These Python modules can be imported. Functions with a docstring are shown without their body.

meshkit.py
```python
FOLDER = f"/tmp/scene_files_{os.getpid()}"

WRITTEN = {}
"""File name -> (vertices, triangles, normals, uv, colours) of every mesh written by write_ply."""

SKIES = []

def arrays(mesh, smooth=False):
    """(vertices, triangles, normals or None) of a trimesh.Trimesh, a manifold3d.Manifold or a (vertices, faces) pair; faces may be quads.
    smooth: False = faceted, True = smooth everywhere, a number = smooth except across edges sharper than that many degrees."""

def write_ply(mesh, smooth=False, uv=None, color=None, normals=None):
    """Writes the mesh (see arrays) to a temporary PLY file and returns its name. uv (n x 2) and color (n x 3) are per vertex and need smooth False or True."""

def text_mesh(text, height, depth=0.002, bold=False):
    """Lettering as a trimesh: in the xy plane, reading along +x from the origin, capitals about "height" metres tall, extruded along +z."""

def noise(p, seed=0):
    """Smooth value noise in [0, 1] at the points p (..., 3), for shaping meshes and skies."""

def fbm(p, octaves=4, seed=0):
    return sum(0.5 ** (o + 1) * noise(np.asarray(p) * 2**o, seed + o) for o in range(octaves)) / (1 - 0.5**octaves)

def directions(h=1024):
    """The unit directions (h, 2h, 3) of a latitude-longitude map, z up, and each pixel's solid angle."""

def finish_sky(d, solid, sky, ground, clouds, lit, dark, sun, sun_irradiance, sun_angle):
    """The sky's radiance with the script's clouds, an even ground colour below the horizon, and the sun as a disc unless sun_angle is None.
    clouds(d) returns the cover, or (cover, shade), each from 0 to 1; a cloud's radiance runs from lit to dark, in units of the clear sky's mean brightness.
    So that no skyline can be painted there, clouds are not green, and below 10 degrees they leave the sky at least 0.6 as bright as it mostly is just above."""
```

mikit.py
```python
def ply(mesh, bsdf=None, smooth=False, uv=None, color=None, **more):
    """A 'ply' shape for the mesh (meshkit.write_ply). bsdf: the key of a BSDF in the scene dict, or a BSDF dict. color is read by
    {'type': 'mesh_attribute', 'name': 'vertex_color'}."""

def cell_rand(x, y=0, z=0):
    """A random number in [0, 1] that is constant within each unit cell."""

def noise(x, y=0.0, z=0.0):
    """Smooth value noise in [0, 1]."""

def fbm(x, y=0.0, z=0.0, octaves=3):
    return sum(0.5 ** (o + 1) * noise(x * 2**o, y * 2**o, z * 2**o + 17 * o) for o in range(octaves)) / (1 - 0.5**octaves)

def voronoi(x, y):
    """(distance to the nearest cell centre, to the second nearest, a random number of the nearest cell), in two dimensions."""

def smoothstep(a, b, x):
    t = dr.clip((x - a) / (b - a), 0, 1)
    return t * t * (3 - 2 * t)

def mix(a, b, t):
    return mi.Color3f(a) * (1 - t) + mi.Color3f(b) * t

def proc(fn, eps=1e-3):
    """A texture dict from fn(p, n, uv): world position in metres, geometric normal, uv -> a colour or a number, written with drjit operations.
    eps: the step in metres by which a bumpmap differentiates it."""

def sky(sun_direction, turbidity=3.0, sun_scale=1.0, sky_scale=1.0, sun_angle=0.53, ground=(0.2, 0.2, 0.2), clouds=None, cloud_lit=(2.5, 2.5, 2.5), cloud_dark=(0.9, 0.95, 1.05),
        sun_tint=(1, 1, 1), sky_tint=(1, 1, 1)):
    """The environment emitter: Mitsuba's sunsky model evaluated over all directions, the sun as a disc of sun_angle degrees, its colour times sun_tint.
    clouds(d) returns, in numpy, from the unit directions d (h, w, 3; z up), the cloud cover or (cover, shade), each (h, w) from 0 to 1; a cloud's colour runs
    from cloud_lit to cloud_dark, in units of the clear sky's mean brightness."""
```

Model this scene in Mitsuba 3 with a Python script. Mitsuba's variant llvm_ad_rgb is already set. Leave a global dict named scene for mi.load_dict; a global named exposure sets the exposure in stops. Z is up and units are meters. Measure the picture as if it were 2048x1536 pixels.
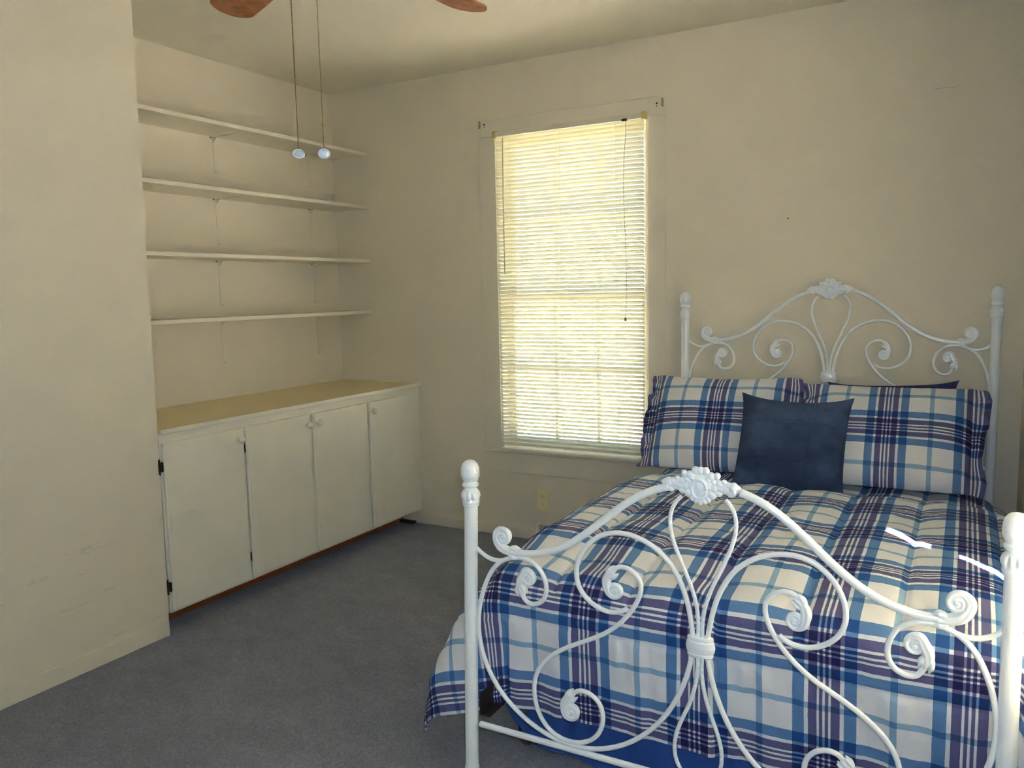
import math, random
import numpy as np
import trimesh
import manifold3d as m3
import drjit as dr
import mitsuba as mi
import mikit
import meshkit
from mikit import proc, noise, fbm, smoothstep, mix
from scipy.interpolate import splprep, splev, RegularGridInterpolator

T = mi.ScalarTransform4f
rng = np.random.default_rng(7)
scene, labels = {}, {}

# ---------------------------------------------------------------- camera, sky, flash, exposure
CAM = np.array([3.6098, -4.1257, 1.4590])
FWD = np.array([-0.48723, 0.86598, -0.11260])
UPV = np.array([-0.03601, 0.10891, 0.99340])
scene['camera'] = {'type': 'perspective', 'fov': 64.58, 'fov_axis': 'x', 'near_clip': 0.02, 'far_clip': 200.0,
                   'to_world': T().look_at(origin=CAM.tolist(), target=(CAM + FWD).tolist(), up=UPV.tolist())}
SUN_EL = math.radians(58)
SUN = (0.74 * math.cos(SUN_EL), -0.672 * math.cos(SUN_EL), math.sin(SUN_EL))
scene['sky'] = mikit.sky(SUN, turbidity=3.0, sun_scale=5.0, sky_scale=2.3, ground=(0.25, 0.25, 0.2))
exposure = 3.3
FLASH_POWER = 665.0     # the camera's own flash tube, a 3 cm wide window just above and right of the lens

# ---------------------------------------------------------------- helpers
def put(key, mesh, bsdf, smooth=False, uv=None, label=None, cat=None, group=None, kind=None, **more):
    scene[key] = mikit.ply(mesh, bsdf, smooth, uv=uv, **more)
    tag(key, label, cat, group, kind)
    return key


def tag(key, label=None, cat=None, group=None, kind=None):
    d = {k: v for k, v in (('label', label), ('category', cat), ('group', group), ('kind', kind)) if v}
    if d:
        labels[key] = {**labels.get(key, {}), **d}


def numbered(key):
    if key not in scene and not any(k.startswith(key + '__') for k in scene):
        return key
    n = 1
    while True:
        k = f'{key}_{n:03d}'
        if k not in scene and not any(q.startswith(k + '__') for q in scene):
            return k
        n += 1


def cbox(x0, x1, y0, y1, z0, z1, c=0.0015):
    lo, hi = np.array([min(x0, x1), min(y0, y1), min(z0, z1)]), np.array([max(x0, x1), max(y0, y1), max(z0, z1)])
    c = min(c, 0.45 * float((hi - lo).min()))
    pts = []
    for s in np.ndindex(2, 2, 2):
        p = np.where(np.array(s) == 1, hi, lo)
        d = np.where(np.array(s) == 1, -c, c)
        for k in range(3):
            q = p + d
            q[k] = p[k]
            pts.append(q)
    return trimesh.Trimesh(pts).convex_hull


def cat(*ms):
    return trimesh.util.concatenate([m if isinstance(m, trimesh.Trimesh) else trimesh.Trimesh(*m, process=False) for m in ms])


def prism_yz(poly, x0, x1):
    """polygon in (y, z) extruded along x"""
    from shapely.geometry import Polygon
    m = trimesh.creation.extrude_polygon(Polygon(poly), x1 - x0, engine='earcut')
    v = m.vertices
    return trimesh.Trimesh(np.c_[v[:, 2] + x0, v[:, 0], v[:, 1]], m.faces, process=False)


def resample(pts, step, smooth=0.0):
    p = np.asarray(pts, float)
    tck, _ = splprep(p.T, s=smooth * smooth * len(p), k=3)
    d = np.array(splev(np.linspace(0, 1, 600), tck)).T
    s = np.r_[0, np.cumsum(np.linalg.norm(np.diff(d, axis=0), axis=1))]
    n = max(4, int(s[-1] / step) + 1)
    t = np.linspace(0, s[-1], n)
    return np.stack([np.interp(t, s, d[:, k]) for k in range(p.shape[1])], 1)


def sweep(path, radius, sides=12, fn=None, cap=True, ref=(0, 1, 0)):
    """tube along a path that lies roughly in a plane with normal ref; fn(i, s, ang) -> radius factor, radius a number or per point"""
    p = np.asarray(path, float)
    t = np.gradient(p, axis=0)
    t /= np.linalg.norm(t, axis=1, keepdims=True)
    b = np.broadcast_to(np.asarray(ref, float), t.shape)
    b = b - (b * t).sum(1, keepdims=True) * t
    b /= np.linalg.norm(b, axis=1, keepdims=True)
    n = np.cross(b, t)
    ang = np.arange(sides) * 2 * np.pi / sides
    r = np.broadcast_to(np.asarray(radius, float), (len(p),))[:, None] * np.ones(sides)
    if fn is not None:
        s = np.r_[0, np.cumsum(np.linalg.norm(np.diff(p, axis=0), axis=1))]
        r = r * fn(s[:, None], ang[None, :])
    v = p[:, None] + r[..., None] * (np.cos(ang)[None, :, None] * n[:, None] + np.sin(ang)[None, :, None] * b[:, None])
    i, j = np.meshgrid(np.arange(len(p) - 1), np.arange(sides), indexing='ij')
    q = np.stack([i * sides + j, i * sides + (j + 1) % sides, (i + 1) * sides + (j + 1) % sides, (i + 1) * sides + j], -1).reshape(-1, 4)
    f = np.vstack([q[:, [0, 1, 2]], q[:, [0, 2, 3]]])
    v = v.reshape(-1, 3)
    if cap:
        a, z = len(v), len(v) + 1
        v = np.vstack([v, p[:1], p[-1:]])
        k = np.arange(sides)
        e = (len(p) - 1) * sides
        f = np.vstack([f, np.stack([k * 0 + a, (k + 1) % sides, k], 1), np.stack([k * 0 + z, e + k, e + (k + 1) % sides], 1)])
    return trimesh.Trimesh(v, f, process=False)


def lathe(profile, sides=32, flute=None, squash=1.0):
    """profile of (radius, z) from bottom to top; flute(z, ang) -> factor"""
    p = np.asarray(profile, float)
    ang = np.arange(sides) * 2 * np.pi / sides
    r = np.maximum(p[:, :1], 1e-5) * np.ones(sides)
    if flute is not None:
        r = r * flute(p[:, 1:2], ang[None, :])
    v = np.stack([r * np.cos(ang), r * np.sin(ang) * squash, p[:, 1:2] * np.ones(sides)], -1).reshape(-1, 3)
    i, j = np.meshgrid(np.arange(len(p) - 1), np.arange(sides), indexing='ij')
    q = np.stack([i * sides + j, i * sides + (j + 1) % sides, (i + 1) * sides + (j + 1) % sides, (i + 1) * sides + j], -1).reshape(-1, 4)
    f = np.vstack([q[:, [0, 1, 2]], q[:, [0, 2, 3]]])
    a, z = len(v), len(v) + 1
    v = np.vstack([v, [[0, 0, p[0, 1]], [0, 0, p[-1, 1]]]])
    k = np.arange(sides)
    e = (len(p) - 1) * sides
    f = np.vstack([f, np.stack([k * 0 + a, (k + 1) % sides, k], 1), np.stack([k * 0 + z, e + k, e + (k + 1) % sides], 1)])
    return trimesh.Trimesh(v, f, process=False)


def moved(m, d=(0, 0, 0), M=None):
    v = np.asarray(m.vertices)
    if M is not None:
        v = v @ np.asarray(M).T
    f = m.faces
    if M is not None and np.linalg.det(M) < 0:
        f = f[:, ::-1]
    return trimesh.Trimesh(v + np.asarray(d), f, process=False)


def ellipsoid(c, r, sub=2, M=None):
    m = trimesh.creation.icosphere(subdivisions=sub)
    v = m.vertices * np.asarray(r)
    if M is not None:
        v = v @ np.asarray(M).T
    return trimesh.Trimesh(v + np.asarray(c), m.faces, process=False)


def union(ms):
    acc = []
    for m in ms:
        acc.append(m3.Manifold(m3.Mesh(np.asarray(m.vertices, np.float32), np.asarray(m.faces, np.uint32))))
    u = m3.Manifold.batch_boolean(acc, m3.OpType.Add).to_mesh()
    return trimesh.Trimesh(u.vert_properties[:, :3], u.tri_verts, process=False)


# ---------------------------------------------------------------- materials
def rgb(*c):
    return {'type': 'rgb', 'value': list(c)}


def srgb(r, g, b):
    f = lambda v: (v / 255 / 12.92) if v / 255 <= 0.04045 else ((v / 255 + 0.055) / 1.055) ** 2.4
    return [f(r), f(g), f(b)]


def bump(inner, fn, scale, eps=1e-3):
    return {'type': 'bumpmap', 'arbitrary': proc(fn, eps), 'scale': scale, 'bsdf': inner}


def plain(color, rough=0.5, **k):
    return {'type': 'twosided', 'bsdf': {'type': 'principled', 'base_color': color if isinstance(color, dict) else rgb(*color), 'roughness': rough, 'specular': 0.4, **k}}


WALL = (0.635, 0.596, 0.492)
def wall_col(p, n, uv):
    a = fbm(p.x * 3.1 + 5, p.y * 3.1, p.z * 3.1)
    g = noise(p.x * 260, p.y * 260, p.z * 260)
    scratch = (dr.abs(p.z - 2.3005 - 0.006 * noise(p.x * 40)) < 0.0016) & (p.x > 3.447) & (p.x < 3.553) & (p.y > -0.002)
    worn = dr.select(scratch, 0.30 + 0.25 * noise(p.x * 90), 0.0)
    low = (p.x > 0.60) & (p.x < 0.65) & (p.z < 0.5)
    scuff = dr.select(low, smoothstep(0.84, 0.90, noise(p.y * 7, p.z * 40 + 3)) * smoothstep(0.45, 0.7, noise(p.y * 60, p.z * 180)), 0.0)
    return mi.Color3f(*WALL) * (0.965 + 0.05 * a + 0.03 * g) * (1 - 0.6 * worn) * (1 - 0.12 * scuff)
def wall_bump(p, n, uv):
    return 0.6 * fbm(p.x * 70, p.y * 70, p.z * 70) + 0.4 * noise(p.x * 210, p.y * 210, p.z * 210)
def ceil_col(p, n, uv):
    return mi.Color3f(0.575, 0.55, 0.46) * (0.965 + 0.05 * fbm(p.x * 3.1 + 5, p.y * 3.1) + 0.03 * noise(p.x * 260, p.y * 260))
scene['mat_ceiling'] = {'type': 'twosided', 'bsdf': bump({'type': 'principled', 'base_color': proc(ceil_col), 'roughness': 0.7, 'specular': 0.2}, wall_bump, 0.0010, 2e-3)}
scene['mat_wall'] = {'type': 'twosided', 'bsdf': bump({'type': 'principled', 'base_color': proc(wall_col), 'roughness': 0.62, 'specular': 0.25}, wall_bump, 0.0010, 2e-3)}

def trim_col(p, n, uv):
    a = fbm(p.x * 9, p.y * 9, p.z * 9)
    return mi.Color3f(0.635, 0.60, 0.50) * (0.965 + 0.07 * a)
scene['mat_trim'] = {'type': 'twosided', 'bsdf': {'type': 'principled', 'base_color': proc(trim_col), 'roughness': 0.42, 'specular': 0.4}}
def cab_col(p, n, uv):
    a = fbm(p.x * 14, p.y * 14, p.z * 4)
    return mi.Color3f(0.695, 0.675, 0.585) * (0.96 + 0.06 * a)
def cab_bump(p, n, uv):
    return fbm(p.y * 90, p.z * 34, p.x * 90)
scene['mat_cabinet'] = {'type': 'twosided', 'bsdf': bump({'type': 'principled', 'base_color': proc(cab_col), 'roughness': 0.45, 'specular': 0.4}, cab_bump, 0.0006, 2e-3)}
def laminate_col(p, n, uv):
    g = noise(p.x * 500, p.y * 500, p.z * 500)
    return mi.Color3f(*srgb(204, 190, 150)) * (0.93 + 0.12 * g)
scene['mat_laminate'] = {'type': 'twosided', 'bsdf': {'type': 'principled', 'base_color': proc(laminate_col), 'roughness': 0.4, 'specular': 0.4}}
def kick_col(p, n, uv):
    g = fbm(p.y * 6, p.z * 120, p.x * 3)
    return mix(srgb(116, 58, 30), srgb(158, 88, 48), g)
scene['mat_kick'] = plain(proc(kick_col), 0.5)
scene['mat_bronze'] = plain(srgb(58, 42, 36), 0.35, metallic=0.5)
scene['mat_screw'] = plain(srgb(52, 46, 40), 0.4)
scene['mat_shelf_screw'] = plain(srgb(112, 100, 76), 0.4)
scene['mat_knob'] = plain((0.70, 0.67, 0.52), 0.25)

def carpet_col(p, n, uv):
    big = fbm(p.x * 2.3 + 3, p.y * 2.3)
    mid = fbm(p.x * 11, p.y * 17 + p.x * 4)
    fine = noise(p.x * 420, p.y * 420) * 0.5 + noise(p.x * 190 + 7, p.y * 190) * 0.5
    c = mix((0.120, 0.132, 0.160), (0.236, 0.254, 0.303), fine)
    return c * (0.78 + 0.28 * big + 0.22 * mid)
def carpet_bump(p, n, uv):
    return 0.7 * noise(p.x * 260, p.y * 260) + 0.3 * fbm(p.x * 40, p.y * 60)
scene['mat_carpet'] = {'type': 'twosided', 'bsdf': bump({'type': 'principled', 'base_color': proc(carpet_col), 'roughness': 1.0, 'specular': 0.0, 'sheen': 0.3}, carpet_bump, 0.004, 2e-3)}

scene['mat_iron'] = {'type': 'twosided', 'bsdf': {'type': 'principled', 'base_color': rgb(0.865, 0.89, 0.88), 'roughness': 0.17, 'specular': 0.5}}
scene['mat_slat'] = {'type': 'principledthin', 'base_color': rgb(0.79, 0.78, 0.60), 'roughness': 0.45, 'diff_trans': 0.09}
scene['mat_slat_side'] = {'type': 'principledthin', 'base_color': rgb(0.82, 0.81, 0.665), 'roughness': 0.45, 'diff_trans': 0.9}
scene['mat_blind'] = plain((0.74, 0.70, 0.53), 0.4)
scene['mat_cord'] = plain((0.66, 0.63, 0.50), 0.7)
scene['mat_cord_dark'] = plain(srgb(140, 126, 94), 0.6)
scene['mat_wand'] = plain(srgb(176, 164, 126), 0.4)
scene['mat_bracket_clip'] = plain(srgb(196, 184, 128), 0.35)
scene['mat_tassel'] = plain(srgb(150, 100, 66), 0.5)
scene['mat_pane'] = {'type': 'thindielectric', 'int_ior': 1.5}
scene['mat_plate'] = plain(srgb(222, 212, 168), 0.35)
scene['mat_dark'] = plain(srgb(34, 30, 30), 0.5)
scene['mat_steel_frame'] = plain(srgb(44, 38, 36), 0.45, metallic=0.3)
scene['mat_caster'] = plain(srgb(92, 66, 42), 0.5)
scene['mat_grille'] = plain((0.66, 0.66, 0.60), 0.4)
scene['mat_grey_metal'] = plain(srgb(150, 146, 130), 0.4, metallic=0.4)
scene['mat_brass'] = plain(srgb(176, 138, 62), 0.3, metallic=0.9)
scene['mat_chain'] = plain(srgb(120, 92, 50), 0.35, metallic=0.8)
scene['mat_crystal'] = plain((0.52, 0.62, 0.74), 0.08, clearcoat=1.0, clearcoat_gloss=0.95)
scene['mat_crystal_blue'] = plain((0.30, 0.38, 0.50), 0.08, clearcoat=1.0, clearcoat_gloss=0.95)
scene['mat_crystal_rim'] = plain((0.86, 0.88, 0.90), 0.15)
def blade_col(p, n, uv):
    g = fbm(p.x * 40 + p.y * 7, p.y * 40 - p.x * 7)
    return mix(srgb(120, 70, 42), srgb(170, 112, 74), g)
scene['mat_blade'] = plain(proc(blade_col), 0.4)
scene['mat_skirt'] = {'type': 'twosided', 'bsdf': {'type': 'principled', 'base_color': rgb(0.024, 0.078, 0.300), 'roughness': 0.5, 'specular': 0.35, 'sheen': 0.3}}
scene['mat_navy'] = plain(srgb(42, 42, 92), 0.7)
scene['mat_lining'] = plain((0.62, 0.62, 0.66), 0.8)
scene['mat_mattress'] = plain((0.66, 0.65, 0.62), 0.8)
def suede_col(p, n, uv):
    a = fbm(p.x * 7 + 2, p.y * 7, p.z * 7)
    g = noise(p.x * 60, p.y * 60, p.z * 60)
    return mix((0.024, 0.040, 0.088), (0.054, 0.088, 0.172), smoothstep(0.3, 0.7, a)) * (0.9 + 0.2 * g)
scene['mat_suede'] = {'type': 'twosided', 'bsdf': {'type': 'principled', 'base_color': proc(suede_col), 'roughness': 0.9, 'specular': 0.1, 'sheen': 0.4}}
scene['mat_thread'] = plain((0.012, 0.03, 0.07), 0.9)
scene['mat_paving'] = plain(proc(lambda p, n, uv: mix((0.52, 0.50, 0.44), (0.66, 0.64, 0.58), fbm(p.x * 2, p.y * 2))), 1.0)
scene['mat_siding'] = plain((0.72, 0.68, 0.62), 0.8)
scene['mat_roof'] = plain((0.22, 0.20, 0.19), 0.9)
scene['mat_leaf'] = {'type': 'principledthin', 'base_color': rgb(0.10, 0.19, 0.05), 'roughness': 0.6, 'diff_trans': 0.6}

# plaid: woven from two identical thread sequences; the crossing colour is the geometric mean of the two threads
PER = 0.330
C_W, C_B, C_P, C_L = (0.67, 0.68, 0.71), (0.0140, 0.064, 0.235), (0.0140, 0.0142, 0.072), (0.088, 0.215, 0.390)
def thread(t):
    """t in metres, 0 at the centre of a dark band"""
    d = t - PER * dr.round(t / PER)
    a = dr.abs(d)
    c = mi.Color3f(*C_W)
    c = dr.select(a < 0.079, mi.Color3f(*C_B), c)
    c = dr.select(a < 0.049, mi.Color3f(*C_W), c)
    c = dr.select(a < 0.039, mi.Color3f(*C_P), c)
    line = (dr.abs(a) < 0.0030) | (dr.abs(a - 0.0142) < 0.0030)
    c = dr.select(line, mi.Color3f(*C_W), c)
    return dr.select(dr.abs(a - PER / 2) < 0.0085, mi.Color3f(*C_L), c)
def plaid_col(p, n, uv):
    c = dr.sqrt(thread(uv.x) * thread(uv.y))
    g = noise(uv.x * 900, uv.y * 900)
    return c * (0.95 + 0.1 * g)
def cloth_bump(p, n, uv):
    return fbm(uv.x * 22 + 3, uv.y * 22) + 0.25 * noise(uv.x * 500, uv.y * 500)
scene['mat_plaid'] = {'type': 'twosided', 'bsdf': bump({'type': 'principled', 'base_color': proc(plaid_col), 'roughness': 0.6, 'specular': 0.22, 'sheen': 0.08}, cloth_bump, 0.0045, 2e-3)}

# ---------------------------------------------------------------- room shell
XR, YB, H = 3.83, -4.75, 2.74          # right wall, wall behind the camera, ceiling
def y_near(z):                          # end of the near left wall, a little out of plumb
    return -1.904 + 0.012 * z

put('floor', cbox(-0.1, XR + 0.14, YB - 0.1, 0.14, -0.12, 0.0, 0.0005), 'mat_carpet', kind='structure', label='grey blue cut pile carpet floor')
put('ceiling', cbox(-0.1, XR + 0.14, YB - 0.1, 0.14, H, H + 0.14, 0.0005), 'mat_ceiling', kind='structure', label='plain cream painted ceiling')
put('wall_left', cbox(-0.12, 0.0, -2.0, 0.0, 0, H, 0.0003), 'mat_wall', kind='structure', label='cream back wall of the shelved niche')
put('wall_left_near', prism_yz([(YB, 0), (y_near(0), 0), (y_near(H), H), (YB, H)], -0.12, 0.6142), 'mat_wall', kind='structure', label='cream wall at the left edge, in front of the niche')
put('wall_behind', cbox(0.6142, XR + 0.14, YB - 0.1, YB, 0, H, 0.0003), 'mat_wall', kind='structure', label='cream wall behind the camera')


def holed_wall(along, a0, a1, h0, h1, z0, z1, c0, c1):
    """wall along x or y from a0 to a1, between c0 and c1 on the other axis, with an opening h0..h1, z0..z1"""
    bs = []
    for (p, q, r, s) in ((a0, h0, 0, H), (h1, a1, 0, H), (h0, h1, 0, z0), (h0, h1, z1, H)):
        bs.append(cbox(p, q, c0, c1, r, s, 0.0002) if along == 'x' else cbox(c0, c1, p, q, r, s, 0.0002))
    return cat(*bs)


WX0, WX1, WZ0, WZ1 = 1.215, 2.130, 0.530, 2.345      # opening of the window in view
put('wall_window', holed_wall('x', -0.12, XR + 0.14, WX0, WX1, WZ0, WZ1, 0.0, 0.14), 'mat_wall', kind='structure', label='cream wall with the window, behind the bed')
RY0, RY1, RZ0, RZ1 = -2.60, -1.615, 0.530, 2.345     # opening of the window beside the bed, out of view
put('wall_right', holed_wall('y', YB, 0.0, RY0, RY1, RZ0, RZ1, XR, XR + 0.14), 'mat_wall', kind='structure', label='cream wall at the right edge beside the bed')
put('baseboard_window', cbox(0.0, XR, -0.012, 0.0, 0, 0.063, 0.003), 'mat_trim', kind='structure', label='low cream baseboard under the window')
put('baseboard_left', cbox(0.6142, 0.6185, YB, -1.905, 0, 0.072, 0.0015), 'mat_wall', kind='structure', label='low cream baseboard of the near left wall')
# outside the windows
put('ground_outside', cbox(-30, 30, 0.6, 40, -0.65, -0.55, 0.01), 'mat_paving', kind='structure')
put('ground_outside_right', cbox(XR + 0.5, 30, -30, 0.6, -0.65, -0.55, 0.01), 'mat_paving', kind='structure')
put('roof_eave', cbox(XR + 0.14, XR + 0.50, YB - 0.1, 0.6, 2.66, 2.76, 0.01), 'mat_roof', kind='structure')
put('roof_eave_window', cbox(-0.2, XR + 0.5, 0.14, 0.95, 2.60, 2.72, 0.01), 'mat_roof', kind='structure')
for k in range(22):
    put(numbered('neighbor_wall__board'), cbox(-16, 4, 17.0, 17.2, -0.55 + 0.16 * k, -0.55 + 0.16 * k + 0.152, 0.004), 'mat_siding')
tag('neighbor_wall', 'pale sided wall outside, behind the blind', kind='structure')


# ---------------------------------------------------------------- windows
def window(root, F, w0, w1, z0, z1, full):
    """F(mesh) brings a mesh built with the wall plane at y=0 (outside +y) to its place"""
    C = 0.108
    put(f'{root}__casing', F(cbox(w0 - C, w0, -0.008, 0.0, z0 - 0.005, z1, 0.002)), 'mat_trim')
    put(f'{root}__casing_001', F(cbox(w1, w1 + C - 0.012, -0.008, 0.0, z0 - 0.005, z1, 0.002)), 'mat_trim')
    put(f'{root}__casing_002', F(cbox(w0 - C, w1 + C - 0.012, -0.009, 0.0, z1, z1 + 0.094, 0.002)), 'mat_trim')
    put(f'{root}__sill', F(cbox(w0 - C - 0.006, w1 + C - 0.006, -0.020, 0.012, z0 - 0.018, z0, 0.004)), 'mat_trim')
    put(f'{root}__apron', F(cbox(w0 - C, w1 + C - 0.012, -0.008, 0.0, z0 - 0.137, z0 - 0.018, 0.002)), 'mat_trim')
    for i, (a, b, c, d) in enumerate(((w0, w0 + 0.012, z0, z1), (w1 - 0.012, w1, z0, z1), (w0, w1, z1 - 0.012, z1), (w0, w1, z0, z0 + 0.014))):
        put(f'{root}__jamb' + (f'_{i:03d}' if i else ''), F(cbox(a, b, 0.0, 0.14, c, d, 0.001)), 'mat_trim')
    zm = 1.428
    for name, y0, za, zb, rail in (('lower_sash', 0.072, z0 + 0.014, zm + 0.02, 0.058), ('upper_sash', 0.105, zm - 0.02, z1 - 0.012, 0.036)):
        s = f'{root}__{name}'
        a, b = w0 + 0.012, w1 - 0.012
        st = 0.048
        top = 0.036
        put(s, F(cat(cbox(a, a + st, y0, y0 + 0.030, za, zb), cbox(b - st, b, y0, y0 + 0.030, za, zb), cbox(a + st, b - st, y0, y0 + 0.030, za, za + rail), cbox(a + st, b - st, y0, y0 + 0.030, zb - top, zb))), 'mat_trim')
        g0, g1, h0, h1 = a + st, b - st, za + rail, zb - top
        xs = np.linspace(g0, g1, 4)
        hm = (h0 + h1) / 2
        for x in xs[1:3]:
            put(numbered(f'{s}__muntin'), F(cbox(x - 0.009, x + 0.009, y0 + 0.004, y0 + 0.026, h0, h1)), 'mat_trim')
        put(numbered(f'{s}__muntin'), F(cbox(g0, g1, y0 + 0.003, y0 + 0.027, hm - 0.010, hm + 0.010)), 'mat_trim')
        for i in range(3):
            for (c, d) in ((h0, hm), (hm, h1)):
                v = [(xs[i], y0 + 0.015, c), (xs[i + 1], y0 + 0.015, c), (xs[i + 1], y0 + 0.015, d), (xs[i], y0 + 0.015, d)]
                put(numbered(f'{s}__pane'), F(trimesh.Trimesh(v, [[0, 1, 2], [0, 2, 3]], process=False)), 'mat_pane')


ident = lambda m: m
# (x, y) of the window builder -> the right wall: along x' = -y, outside +y' = +x
RM = np.array([[0, 1, 0], [-1, 0, 0], [0, 0, 1.0]])
right = lambda m: moved(m, (XR, 0, 0), RM)
window('window_1', ident, WX0, WX1, WZ0, WZ1, True)
tag('window_1', 'tall double hung window with cream casing, behind the closed mini blind', kind='structure')
window('window_2', right, -RY1, -RY0, RZ0, RZ1, False)
tag('window_2', 'window in the right wall, beside the camera', kind='structure')


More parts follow.
